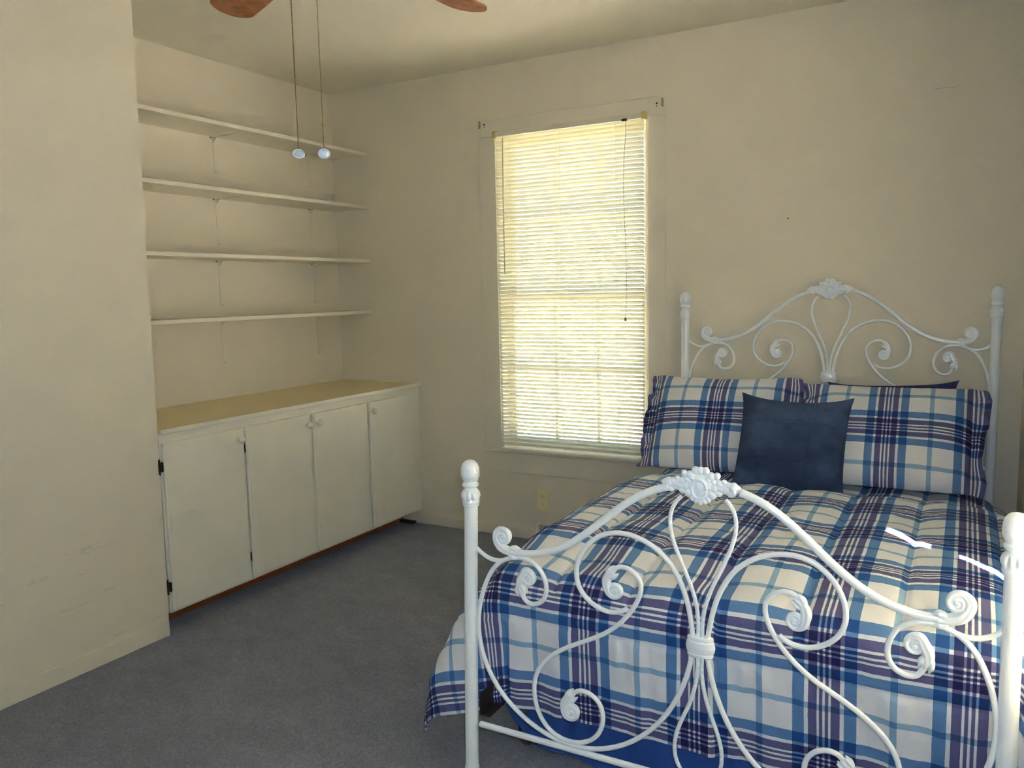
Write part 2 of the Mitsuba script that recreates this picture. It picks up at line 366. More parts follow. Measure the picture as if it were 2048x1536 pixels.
def mini_blind(root, F, M, b0, b1, z0, z1, y, tilt, label, slat_mat='mat_slat'):
    L = b1 - b0
    w = 0.0252
    t = np.linspace(-1, 1, 6)
    prof = np.stack([t * w / 2, 0.0016 * (1 - t * t)], 1)          # (across, crown)
    v = np.array([(x, a, c) for x in (-L / 2, L / 2) for a, c in prof])
    n = len(t)
    f = [[i, i + 1, n + i + 1, n + i] for i in range(n - 1)]
    slat = mikit.ply((v, f), slat_mat, True)
    pitch = 0.0222
    zs = np.arange(z1 - 0.012, z0 + 0.016, -pitch)
    r = random.Random(3)
    for i, z in enumerate(zs):
        # the room edge of a slat stands higher than its outer edge
        a = tilt + r.uniform(-1.2, 1.2)
        if root == 'mini_blind' and i in (9, 17, 21, 26, 27, 33, 44):
            a -= 5
        m = T() @ T(M) @ T().translate([(b0 + b1) / 2, y, z + r.uniform(-0.0006, 0.0006)]).rotate([1, 0, 0], -a).rotate([0, 1, 0], r.uniform(-0.05, 0.05))
        scene[f'{root}__slat' + (f'_{i:03d}' if i else '')] = {**slat, 'to_world': m}
    put(f'{root}__headrail', F(cbox(b0 + 0.002, b1 - 0.002, y - 0.014, y + 0.012, z1 - 0.002, z1 + 0.026, 0.003)), 'mat_trim')
    put(f'{root}__cord_lock', F(cbox(b1 - 0.116, b1 - 0.088, y - 0.0185, y - 0.006, z1 - 0.006, z1 + 0.006, 0.001)), 'mat_dark', label='small dark cord lock')
    for x in (b0 - 0.012, b1 - 0.010):
        put(numbered(f'{root}__end_bracket'), F(cbox(x, x + 0.024, y - 0.018, y + 0.020, z1 - 0.010, z1 + 0.032, 0.003)), 'mat_bracket_clip', label='yellowed plastic end bracket' if x < b0 else None)
    put(f'{root}__bottom_rail', F(cbox(b0 - 0.001, b1 + 0.001, y - 0.010, y + 0.012, z0 - 0.004, z0 + 0.014, 0.004)), 'mat_blind')
    for fr in (0.11, 0.46, 0.83):
        for dy in (-0.0125, 0.0125):
            x = b0 + L * fr
            put(numbered(f'{root}__ladder_cord'), F(sweep([(x, y + dy * 0.9, z1), (x, y + dy, (z0 + z1) / 2), (x, y + dy * 0.9, z0)], 0.0008, 5, ref=(1, 0, 0))), 'mat_cord')
    x = b0 + 0.062
    put(f'{root}__wand', F(sweep([(x, y - 0.022, z1 - 0.012), (x - 0.002, y - 0.026, z1 - 0.3), (x - 0.004, y - 0.024, z1 - 0.775)], 0.0034, 6, ref=(1, 0, 0))), 'mat_wand', label='thin tan tilt wand')
    x = b1 - 0.098
    put(f'{root}__pull_cord', F(sweep(resample([(x + 0.004, y - 0.016, z1), (x + 0.006, y - 0.022, z1 - 0.08), (x, y - 0.024, z1 - 0.16), (x + 0.002, y - 0.024, z1 - 0.6), (x, y - 0.024, z1 - 1.02)], 0.03), 0.0014, 5, ref=(1, 0, 0))), 'mat_cord_dark', label='thin pull cord')
    put(f'{root}__tassel', F(moved(lathe([(0.002, 0), (0.0075, 0.001), (0.007, 0.010), (0.0035, 0.022), (0.0015, 0.024)], 10), (x, y - 0.024, z1 - 1.044))), 'mat_tassel', label='small brown tassel')
    tag(root, label, 'window blind')


mini_blind('mini_blind', ident, np.eye(4), 1.230, 2.119, 0.533, 2.336, -0.030, 46.5, 'cream mini blind with narrow slats lowered over the tall window')
M4 = np.eye(4); M4[:3, :3] = RM; M4[0, 3] = XR
mini_blind('side_blind', right, M4, 1.672, 2.585, 0.533, 2.336, -0.012, 50, 'cream mini blind over the window in the right wall beside the camera', 'mat_slat_side')

# leftover curtain brackets on the casing corners
for x, z, lab in ((1.118, 2.418, 'small grey curtain bracket on the upper left corner of the window casing'), (2.212, 2.405, 'small grey curtain bracket on the upper right corner of the window casing')):
    k = numbered('curtain_bracket')
    put(k + '__plate', cbox(x - 0.006, x + 0.006, -0.016, -0.008, z - 0.020, z + 0.022, 0.001), 'mat_grey_metal')
    s = 1 if x < 1.5 else -1
    put(k + '__screw', moved(trimesh.creation.cylinder(0.0045, 0.006, sections=10), (x + 0.030 * s, -0.010, z), [[1, 0, 0], [0, 0, 1], [0, 1, 0]]), 'mat_screw')
    put(k + '__screw_001', moved(trimesh.creation.cylinder(0.003, 0.006, sections=10), (x + 0.031 * s, -0.010, z - 0.014), [[1, 0, 0], [0, 0, 1], [0, 1, 0]]), 'mat_screw')
    tag(k, lab, 'bracket')
put('nail', moved(trimesh.creation.cylinder(0.003, 0.008, sections=10), (2.838, -0.004, 1.784), [[1, 0, 0], [0, 0, 1], [0, 1, 0]]), 'mat_screw', label='tiny dark nail in the bare wall above the headboard', cat='nail')

# ---------------------------------------------------------------- outlet, register, plate under the cabinet
ox, oz = 1.442, 0.181
k = 'wall_outlet'
put(k + '__plate', cbox(ox, ox + 0.079, -0.006, 0.0, oz, oz + 0.128, 0.003), 'mat_plate')
for dz in (0.040, 0.086):
    r_ = numbered(k + '__receptacle')
    put(r_, moved(lathe([(0.0165, 0), (0.0165, 0.002), (0.0155, 0.003)], 24, squash=0.88), (ox + 0.0395, -0.006, oz + dz), [[1, 0, 0], [0, 0, -1], [0, 1, 0]]), 'mat_plate')
    for dx, hh in ((-0.0065, 0.0042), (0.0065, 0.0036)):
        put(numbered(r_ + '__slot'), cbox(ox + 0.0395 + dx - 0.0013, ox + 0.0395 + dx + 0.0013, -0.0096, -0.008, oz + dz + 0.001, oz + dz + 0.001 + 2 * hh, 0.0002), 'mat_dark')
    put(numbered(r_ + '__slot'), moved(trimesh.creation.cylinder(0.0022, 0.002, sections=10), (ox + 0.0395, -0.0088, oz + dz - 0.007), [[1, 0, 0], [0, 0, 1], [0, 1, 0]]), 'mat_dark')
put(k + '__screw', moved(trimesh.creation.cylinder(0.003, 0.002, sections=10), (ox + 0.0395, -0.0066, oz + 0.0635), [[1, 0, 0], [0, 0, 1], [0, 1, 0]]), 'mat_plate')
tag(k, 'cream duplex wall outlet under the window, between the cabinet and the bed', 'outlet')

k = 'baseboard_register'
x0, x1 = 1.440, 1.760
put(k + '__frame', cat(prism_yz([(0, 0), (-0.050, 0), (-0.046, 0.012), (-0.008, 0.104), (0, 0.106)], x0, x0 + 0.012), prism_yz([(0, 0), (-0.050, 0), (-0.046, 0.012), (-0.008, 0.104), (0, 0.106)], x1 - 0.012, x1),
    prism_yz([(-0.008, 0.094), (-0.010, 0.104), (0, 0.106), (0, 0.096)], x0 + 0.012, x1 - 0.012), prism_yz([(-0.050, 0), (-0.046, 0.012), (-0.038, 0.012), (-0.038, 0)], x0 + 0.012, x1 - 0.012)), 'mat_grille')
put(k + '__back', prism_yz([(0, 0), (-0.030, 0), (-0.004, 0.094), (0, 0.094)], x0 + 0.012, x1 - 0.012), 'mat_dark')
for i in range(26):
    x = x0 + 0.017 + i * 0.0115
    put(numbered(k + '__louver'), prism_yz([(-0.030, 0.006), (-0.042, 0.012), (-0.0095, 0.092), (-0.004, 0.092)], x, x + 0.004), 'mat_grille')
tag(k, 'white metal baseboard register with vertical louvers, left of the bed under the outlet', 'vent')
put('floor_plate', cbox(0.455, 0.572, -0.052, -0.014, 0.0, 0.016, 0.003), 'mat_dark', label='flat black plate on the carpet under the right end of the cabinet', cat='plate')

# ---------------------------------------------------------------- cabinet, worktop, shelves
yl = -1.8925
k = 'base_cabinet'
FX = 0.6150
zb, zt = 0.094, 0.8885
edges = [(-1.885, -1.443), (-1.430, -0.997), (-0.971, -0.532), (-0.510, -0.080)]
ins = 0.010
frame = [cbox(0.006, 0.60, yl, -0.002, zb, zt, 0.001)]
ys = [yl] + [v for e in edges for v in (e[0] + ins, e[1] - ins)] + [-0.002]
for i in range(0, 10, 2):
    frame.append(cbox(0.6, FX, ys[i], ys[i + 1], zb, zt, 0.001))
frame += [cbox(0.6, FX, yl, -0.002, zb, 0.115, 0.001), cbox(0.6, FX, yl, -0.002, 0.838, zt, 0.001)]
put(k + '__body', cat(*frame), 'mat_cabinet')
put(k + '__toe_kick', cbox(0.02, 0.465, yl, -0.002, 0.0, zb, 0.001), 'mat_kick', label='brown wood toe kick')
knob = lathe([(0.006, 0), (0.0062, 0.010), (0.0085, 0.013), (0.0165, 0.018), (0.0185, 0.025), (0.0150, 0.031), (0.008, 0.034), (0.001, 0.035)], 24)
KM = [[0, 0, 1], [0, 1, 0], [-1, 0, 0]]
def hinge(yc, zc, s):
    """an offset cabinet hinge: leaf on the frame, knuckle, leaf against the door edge; s=+1 when the door lies towards +y"""
    leaf = [(-0.0165, -0.026), (-0.0135, -0.034), (-0.0095, -0.036), (-0.0065, -0.030), (-0.0075, -0.021), (-0.0040, -0.017), (-0.0040, 0.017), (-0.0075, 0.021), (-0.0065, 0.030), (-0.0095, 0.036), (-0.0135, 0.034), (-0.0165, 0.026)]
    from shapely.geometry import Polygon
    m = trimesh.creation.extrude_polygon(Polygon(leaf), 0.0022, engine='earcut')
    v = m.vertices
    a = trimesh.Trimesh(np.c_[v[:, 2] + FX, v[:, 0] * s + yc + 0.003 * s, v[:, 1] + zc], m.faces, process=False)
    if s < 0:
        a.invert()
    b = moved(trimesh.creation.cylinder(0.0032, 0.046, sections=10), (FX + 0.0035, yc + 0.0005 * s, zc))
    c = cbox(FX + 0.002, FX + 0.0120, yc + 0.0022 * s, yc + 0.0036 * s, zc - 0.020, zc + 0.020, 0.0004)
    return cat(a, b, c)
for i, (a, b) in enumerate(edges):
    d = k + '__door' + (f'_{i:03d}' if i else '')
    put(d, cbox(FX + 0.0015, FX + 0.0195, a, b, 0.106, 0.849, 0.004), 'mat_cabinet')
    ky = (b - 0.034, b - 0.026, a + 0.026, a + 0.020)[i]
    put(d + '__knob', moved(knob, (FX + 0.0195, ky, 0.797), KM), 'mat_knob', True, label='round cream knob')
    hy, s = ((a - 0.004, 1), (a - 0.004, 1), (b + 0.004, -1), (b + 0.004, -1))[i]
    for j, z in enumerate((0.746, 0.214)):
        put(d + '__hinge' + (f'_{j:03d}' if j else ''), hinge(hy, z, s), 'mat_bronze', label='dark bronze hinge' if j == 0 else None)
tag(k, 'long low cream cabinet with four flat doors under the shelves', 'cabinet')
put('countertop__slab', cbox(0.003, 0.632, yl, -0.002, 0.8885, 0.907, 0.0015), 'mat_laminate', label='tan laminate top')
put('countertop__edging', cbox(0.632, 0.641, yl, -0.002, 0.8885, 0.9085, 0.0025), 'mat_cabinet', label='cream front edge strip')
put('countertop__trim', cbox(0.004, 0.630, -0.011, -0.002, 0.907, 0.915, 0.002), 'mat_cabinet')
tag('countertop', 'tan laminate worktop with a cream front edge on the low cabinet', 'countertop')

shelf_lab = ['topmost of the four cream wall shelves above the cabinet', 'second cream wall shelf from the top, in the niche', 'third cream wall shelf from the top, in the niche', 'lowest cream wall shelf, closest above the worktop']
for i, z in enumerate((2.352, 2.022, 1.687, 1.363)):
    k = numbered('wall_shelf')
    put(k + '__board', cbox(0.001, 0.2745, y_near(z) + 0.001, -0.001, z - 0.021, z, 0.0015), 'mat_trim')
    for y in (-0.960 - 0.006 * i, -0.235 + 0.004 * i):
        b = numbered(k + '__bracket')
        leg = 0.195 if i == 0 else 0.245
        put(b, cat(cbox(0.0005, 0.0035, y - 0.008, y + 0.008, z - 0.021 - leg, z - 0.021, 0.001), cbox(0.0005, 0.195, y - 0.008, y + 0.008, z - 0.0245, z - 0.0215, 0.001),
            trimesh.Trimesh([(0.002, y - 0.002, z - 0.050), (0.002, y - 0.002, z - 0.023), (0.034, y - 0.002, z - 0.023), (0.002, y + 0.002, z - 0.050), (0.002, y + 0.002, z - 0.023), (0.034, y + 0.002, z - 0.023)]).convex_hull), 'mat_trim')
        put(b + '__screw', moved(trimesh.creation.cylinder(0.0042, 0.006, sections=10), (0.004, y - 0.020, z - 0.026), [[0, 0, 1], [0, 1, 0], [-1, 0, 0]]), 'mat_shelf_screw')
        put(b + '__screw_001', moved(trimesh.creation.cylinder(0.0024, 0.003, sections=8), (0.0045, y, z - 0.016 - leg), [[0, 0, 1], [0, 1, 0], [-1, 0, 0]]), 'mat_shelf_screw')
    tag(k, shelf_lab[i], 'shelf', 'four wall shelves in the niche')

# ---------------------------------------------------------------- ceiling fan
HUB = np.array([2.128, -2.442])
k = 'ceiling_fan'
put(k + '__canopy', moved(lathe([(0.02, 2.64), (0.05, 2.66), (0.068, 2.70), (0.07, 2.739)], 32), (*HUB, 0)), 'mat_brass', True)
put(k + '__downrod', moved(trimesh.creation.cylinder(0.011, 0.20, sections=16), (*HUB, 2.55)), 'mat_brass', 40)
put(k + '__motor_housing', moved(lathe([(0.03, 2.355), (0.10, 2.36), (0.125, 2.385), (0.125, 2.43), (0.09, 2.46), (0.03, 2.475)], 40), (*HUB, 0)), 'mat_brass', 40)
put(k + '__switch_housing', moved(lathe([(0.02, 2.262), (0.064, 2.268), (0.076, 2.285), (0.076, 2.34), (0.05, 2.356)], 32), (*HUB, 0)), 'mat_brass', 40)
from shapely.geometry import Polygon as _P
bl = [(0.20, -0.055), (0.625, -0.069)] + [(0.625 + 0.069 * math.sin(a), -0.069 * math.cos(a)) for a in np.linspace(0, math.pi, 14)] + [(0.625, 0.069), (0.20, 0.055)]
blade = trimesh.creation.extrude_polygon(_P(bl).buffer(-0.004).buffer(0.004), 0.007, engine='earcut')
iron = cat(cbox(0.11, 0.235, -0.016, 0.016, -0.010, -0.003, 0.002), cbox(0.20, 0.262, -0.040, 0.040, -0.008, 0.0, 0.002))
for i in range(5):
    a = math.radians(86 + 72 * i)
    Rz = np.array([[math.cos(a), -math.sin(a), 0], [math.sin(a), math.cos(a), 0], [0, 0, 1]])
    t = math.radians(11)
    Rx = np.array([[1, 0, 0], [0, math.cos(t), -math.sin(t)], [0, math.sin(t), math.cos(t)]])
    b = numbered(k + '__blade')
    put(b, moved(blade, (*HUB, 2.372), Rz @ Rx), 'mat_blade', 30, label='brown wooden fan blade' if i == 0 else None)
    put(b + '__blade_iron', moved(iron, (*HUB, 2.372), Rz @ Rx), 'mat_brass')
knobs = [(2.063, -2.491, 1.834), (2.111, -2.447, 1.8355)]
rgt = np.array([0.866, 0.487, 0])
for i, (x, y, z) in enumerate(knobs):
    c = numbered(k + '__pull_chain')
    top = 2.30
    zc = z + (0.185 if i == 0 else 0.075)
    bead = trimesh.creation.icosphere(subdivisions=1, radius=0.0019 if i == 0 else 0.0014)
    zz = np.arange(zc, top, 0.0042)
    put(c, cat(*[moved(bead, (x, y, q)) for q in zz]), 'mat_chain', True, label='beaded metal pull chain' if i == 0 else None)
    put(c + '__connector', moved(lathe([(0.001, 0), (0.0026, 0.002), (0.0026, 0.010), (0.001, 0.012)], 10), (x, y, zc - 0.008)), 'mat_brass')
    put(c + '__thin_chain', sweep([(x, y, z + 0.010), (x, y, (z + zc) / 2), (x, y, zc - 0.006)], 0.0010, 5), 'mat_chain')
    fac = CAM[:2] - np.array([x, y])
    az = math.atan2(fac[1], fac[0]) + (0.35, 0.15)[i]
    Rk = np.array([[0, -math.sin(az), math.cos(az)], [0, math.cos(az), math.sin(az)], [1, 0, 0.0]]) @ np.diag([(0.80, 0.90)[i], 1.08, 1.0])
    put(c + '__crystal', moved(lathe([(0.004, -0.0100), (0.0105, -0.0085), (0.0142, -0.0020), (0.0142, 0.0020), (0.0118, 0.0062), (0.0060, 0.0085), (0.0001, 0.0090)], 10), (x, y, z - 0.002), Rk), ('mat_crystal_blue', 'mat_crystal')[i], False, label='faceted pale glass knob')
    put(c + '__rim', moved(lathe([(0.0140, -0.0022), (0.0152, -0.0012), (0.0152, 0.0012), (0.0140, 0.0026), (0.0128, 0.0052), (0.0122, 0.0050)], 30), (x, y, z - 0.002), Rk), 'mat_crystal_rim', True)
tag(k, 'brown bladed ceiling fan with two hanging crystal pull chains', 'ceiling fan')

# ---------------------------------------------------------------- bed: iron head and foot panels
# half of the ironwork panel in its own plane, metres from the middle and above the floor
CURVES = {
    'rail': [(-0.5404, 0.7144), (-0.4914, 0.7213), (-0.4434, 0.7288), (-0.4119, 0.7387), (-0.3807, 0.7556), (-0.3423, 0.7839), (-0.3047, 0.8098), (-0.2676, 0.8423), (-0.2314, 0.8723), (-0.1958, 0.9001), (-0.1609, 0.9224), (-0.1267, 0.9393), (-0.0864, 0.9532)],
    'c': [(-0.0227, 0.5118), (-0.0260, 0.4839), (-0.0358, 0.4442), (-0.0559, 0.3983), (-0.0831, 0.3500), (-0.1177, 0.3027), (-0.1566, 0.2588), (-0.2000, 0.2221), (-0.2442, 0.1982), (-0.2932, 0.1812), (-0.3431, 0.1763), (-0.3979, 0.1786), (-0.4539, 0.1906), (-0.5109, 0.2126), (-0.5604, 0.2450), (-0.6018, 0.2898), (-0.6351, 0.3331), (-0.6554, 0.3835), (-0.6678, 0.4357), (-0.6709, 0.4780), (-0.6665, 0.5215), (-0.6541, 0.5699), (-0.6354, 0.6189), (-0.6129, 0.6596), (-0.5869, 0.6823), (-0.5616, 0.6935), (-0.5325, 0.7007), (-0.5000, 0.6988), (-0.4721, 0.6864), (-0.4525, 0.6674), (-0.4412, 0.6418), (-0.4409, 0.6162), (-0.4500, 0.5926), (-0.4664, 0.5750), (-0.4846, 0.5688), (-0.5027, 0.5761), (-0.5147, 0.5890), (-0.5205, 0.6029)],
    'loop': [(-0.0196, 0.5624), (-0.0203, 0.5892), (-0.0264, 0.6284), (-0.0364, 0.6668), (-0.0530, 0.7042), (-0.0763, 0.7441), (-0.1033, 0.7736), (-0.1339, 0.7963), (-0.1649, 0.8091), (-0.1999, 0.8130), (-0.2355, 0.8108), (-0.2681, 0.8006), (-0.3013, 0.7788), (-0.3277, 0.7523), (-0.3432, 0.7217), (-0.3481, 0.6925), (-0.3459, 0.6642), (-0.3349, 0.6374), (-0.3145, 0.6158), (-0.2886, 0.5989), (-0.2591, 0.5917), (-0.2264, 0.5958), (-0.1976, 0.6087)],
    's': [(-0.2455, 0.6942), (-0.2381, 0.7058), (-0.2254, 0.7164), (-0.2075, 0.7219), (-0.1863, 0.7179), (-0.1688, 0.7027), (-0.1585, 0.6804), (-0.1593, 0.6562), (-0.1692, 0.6321), (-0.1834, 0.6105), (-0.2013, 0.5881), (-0.2340, 0.5521), (-0.2672, 0.5227), (-0.3084, 0.4973), (-0.3466, 0.4807), (-0.3855, 0.4600), (-0.4253, 0.4314), (-0.4580, 0.3946), (-0.4790, 0.3560), (-0.4872, 0.3162), (-0.4827, 0.2752), (-0.4691, 0.2403), (-0.4494, 0.2128), (-0.4216, 0.1933), (-0.3899, 0.1845), (-0.3546, 0.1864), (-0.3196, 0.1994), (-0.2927, 0.2232), (-0.2773, 0.2512), (-0.2714, 0.2784), (-0.2749, 0.3068), (-0.2915, 0.3302), (-0.3141, 0.3432), (-0.3369, 0.3441), (-0.3564, 0.3333), (-0.3682, 0.3194)],
    'con': [(-0.6692, 0.7121), (-0.6460, 0.6945), (-0.6206, 0.6849), (-0.5995, 0.6834), (-0.5699, 0.6915)],
    'tw': [(-0.0501, 0.9308), (-0.0698, 0.9107), (-0.0780, 0.8801), (-0.0780, 0.8470), (-0.0697, 0.8117), (-0.0564, 0.7737), (-0.0365, 0.7301), (-0.0200, 0.6929), (-0.0101, 0.6513), (-0.0060, 0.6120), (-0.0049, 0.5653)],
    'tl': [(-0.0056, 0.5153), (-0.0078, 0.4709), (-0.0142, 0.4251), (-0.0290, 0.3736), (-0.0490, 0.3271), (-0.0626, 0.2887), (-0.0687, 0.2555), (-0.0659, 0.2245), (-0.0522, 0.1966)],
}
ORN = {
    'A': ([(-0.5383, 0.7139), (-0.5630, 0.7171), (-0.5857, 0.7274), (-0.5986, 0.7462)], (-0.5757, 0.7578), 0.0262),
    'B': ([(-0.2371, 0.7042), (-0.2509, 0.6916), (-0.2573, 0.6731), (-0.2549, 0.6559)], (-0.2320, 0.6551), 0.0228),
    'C': ([(-0.5217, 0.6020), (-0.5263, 0.6169), (-0.5239, 0.6340), (-0.5140, 0.6523)], (-0.4979, 0.6445), 0.0238),
    'D': ([(-0.3642, 0.3241), (-0.3821, 0.3068), (-0.3895, 0.2863), (-0.3885, 0.2735)], (-0.3669, 0.2776), 0.0245),
}
AX = 3.04
YF, YH = -2.157, -0.090


def half(pts, right_side):
    p = np.asarray(pts, float)
    if not right_side:
        return p
    x, z = -p[:, 0], p[:, 1]
    return np.c_[0.98399 * x + 0.03182 * z - 0.01635, -0.00275 * x + 1.00772 * z - 0.00302]


def place_foot(p):
    p = np.asarray(p)
    return np.c_[AX + p[:, 0], np.full(len(p), YF), p[:, 1]]


def place_head(p):
    p = np.asarray(p)
    return np.c_[AX + 0.0085 + p[:, 0], np.full(len(p), YH), 0.5006 + 0.9736 * p[:, 1]]


def ornament(spine, centre, rad, place, rs):
    """a leaf casting: a fluted leaf body that runs into a filled volute with a raised spiral, pointed lobes at its root"""
    y = np.array([0, 1.0, 0])
    sp = place(half(spine, rs))
    c = place(half([centre], rs))[0]
    e = sp[-1] - c
    a0 = math.atan2(e[2], e[0])
    tan = sp[-1] - sp[-2]
    sgn = 1.0 if (e[0] * tan[2] - e[2] * tan[0]) > 0 else -1.0
    th = np.linspace(0, 2 * np.pi * 1.7, 90)
    rho = rad * np.interp(th, [0, th[-1]], [0.98, 0.13])
    spiral = np.c_[c[0] + rho * np.cos(a0 + sgn * th), np.full(90, c[1]), c[2] + rho * np.sin(a0 + sgn * th)]
    body = resample(np.vstack([sp, spiral[[6, 14, 22, 30]]]), 0.0018)
    t = np.linspace(0, 1, len(body))
    k = rad / 0.0245
    r = k * np.interp(t, [0, 0.10, 0.30, 0.55, 0.75, 1.0], [0.0085, 0.0125, 0.0150, 0.0125, 0.0085, 0.004])
    flute = lambda s, a: 0.74 + 0.26 * np.abs(np.cos(3 * a)) ** 0.8
    ms = [sweep(body, r, 30, flute), ellipsoid(c, (rad * 0.92, 0.0065 * k, rad * 0.92), 3)]
    for sy in (-1, 1):
        lift = 0.0060 * k * np.sqrt(np.clip(1 - (rho / rad) ** 2, 0.05, 1)) + 0.0012
        ms.append(sweep(spiral + y * sy * lift[:, None], k * np.interp(th, [0, th[-1]], [0.0052, 0.0030]), 12))
        ms.append(ellipsoid(c + y * sy * 0.0068 * k, (0.0046 * k, 0.0042 * k, 0.0046 * k), 2))
    tn = (sp[0] - body[6]) / np.linalg.norm(sp[0] - body[6])
    nor = np.cross(tn, y)
    for off, ln, rr in ((-1.0, 0.7, 0.62), (0.05, 0.9, 0.62), (1.05, 0.9, 0.62)):
        for sy in (-0.5, 0.5):
            base = body[9] + nor * off * 0.0075 * k + y * sy * 0.010 * k
            tip = sp[0] + nor * off * 0.0125 * k + tn * 0.013 * ln * k + y * sy * 0.012 * k
            mid = (base + tip) / 2 + nor * off * 0.002 * k
            q = resample([base, mid, (mid + tip) / 2, tip], 0.002)
            ms.append(sweep(q, k * np.interp(np.linspace(0, 1, len(q)), [0, 0.5, 1], [0.0095 * rr, 0.0110 * rr, 0.0014]), 8))
    return cat(*ms)


LOBES = [(0, 44, 11, 11, 10), (13, 44, 10, 11, 9), (26, 31, 13, 12, 11), (20, 24, 9, 7, 12), (41, 33, 9, 11, 9), (34, 20, 8, 8, 12), (48, 16, 12, 8, 10), (60, 20, 8, 7, 8), (62, 6, 15, 9, 10),
         (70, 12, 10, 8, 9), (82, 7, 13, 15, 11), (78, -7, 12, 9, 9), (86, -2, 6, 10, 12), (29, -14, 12, 13, 10), (37, 2, 9, 12, 11), (47, -10, 10, 8, 8), (24, 4, 6, 10, 12), (0, -33, 8, 12, 9), (10, -31, 7, 11, 9), (19, -26, 7, 10, 9), (52, 2, 14, 6, 11)]
def medallion(cx, y, cz, k=1.0):
    ms = [ellipsoid((cx, y, cz), (0.043 * k, 0.0095 * k, 0.036 * k), 3)] + [ellipsoid((cx + s * 0.058 * k, y, cz + 0.006 * k), (0.044 * k, 0.0085 * k, 0.0165 * k), 3) for s in (-1, 1)]
    for dx, dz, rx, rz, ry in LOBES:
        for s in ((1, -1) if dx else (1,)):
            a = s * (0.35 if dx > 30 and dz > 8 else -0.45 if dz < -5 and dx > 5 else 0.0)
            M = np.array([[math.cos(a), 0, math.sin(a)], [0, 1, 0], [-math.sin(a), 0, math.cos(a)]])
            ms.append(ellipsoid((cx + s * dx * k / 1000, y, cz + dz * k / 1000), (rx * k / 1000, ry * k / 1000, rz * k / 1000), 2, M))
    th = np.linspace(0, 2 * np.pi, 49)
    for sy in (-1, 1):
        ring = np.c_[cx + 0.0185 * k * np.cos(th), np.full(49, y + sy * 0.0145 * k), cz + 0.0235 * k * np.sin(th)]
        ms.append(sweep(ring, 0.0040 * k, 12, cap=True))
    ms.append(ellipsoid((cx, y, cz), (0.0175 * k, 0.0155 * k, 0.0225 * k), 3))
    return cat(*ms)


FIN = [(0.0201, -0.16), (0.0201, -0.1375), (0.0235, -0.1370), (0.0240, -0.1335), (0.0225, -0.1305), (0.0252, -0.1300), (0.0258, -0.1250), (0.0245, -0.1195), (0.0252, -0.1170), (0.0283, -0.110), (0.0288, -0.1035), (0.0265, -0.0960), (0.0215, -0.0890),
       (0.0160, -0.0850), (0.0155, -0.0835), (0.0220, -0.0800), (0.0250, -0.0750), (0.0240, -0.0700), (0.0200, -0.0660), (0.0195, -0.0645), (0.0230, -0.0590), (0.0268, -0.0480), (0.0279, -0.0370), (0.0268, -0.0250), (0.0225, -0.0120), (0.0140, -0.0030), (0.006, -0.0004), (0.0005, 0.0)]
def fine(profile, n=140):
    p = np.asarray(profile)
    s = np.r_[0, np.cumsum(np.linalg.norm(np.diff(p, axis=0), axis=1))]
    t = np.linspace(0, s[-1], n)
    return np.stack([np.interp(t, s, p[:, i]) for i in range(2)], 1)
def tulip(z, a):
    w = np.clip(1 - ((z + 0.1045) / 0.0150) ** 2, 0, 1)
    return 1 - 0.26 * w * (1 - np.abs(np.cos(5 * a)) ** 0.7)
finial = lathe(fine(FIN), 60, tulip)


def band(cx, y, cz):
    pr = [(0.030, -0.026), (0.0335, -0.025), (0.0345, -0.0195), (0.0300, -0.0165), (0.0360, -0.0135), (0.0385, 0.0), (0.0360, 0.0135), (0.0300, 0.0165), (0.0345, 0.0195), (0.0335, 0.0255), (0.029, 0.0265)]
    return moved(lathe(fine(pr, 60), 48, squash=0.5), (cx, y, cz))


twist = lambda s, a: 0.70 + 0.30 * np.abs(np.cos(1.5 * a - s * math.pi / 0.0078)) ** 0.8


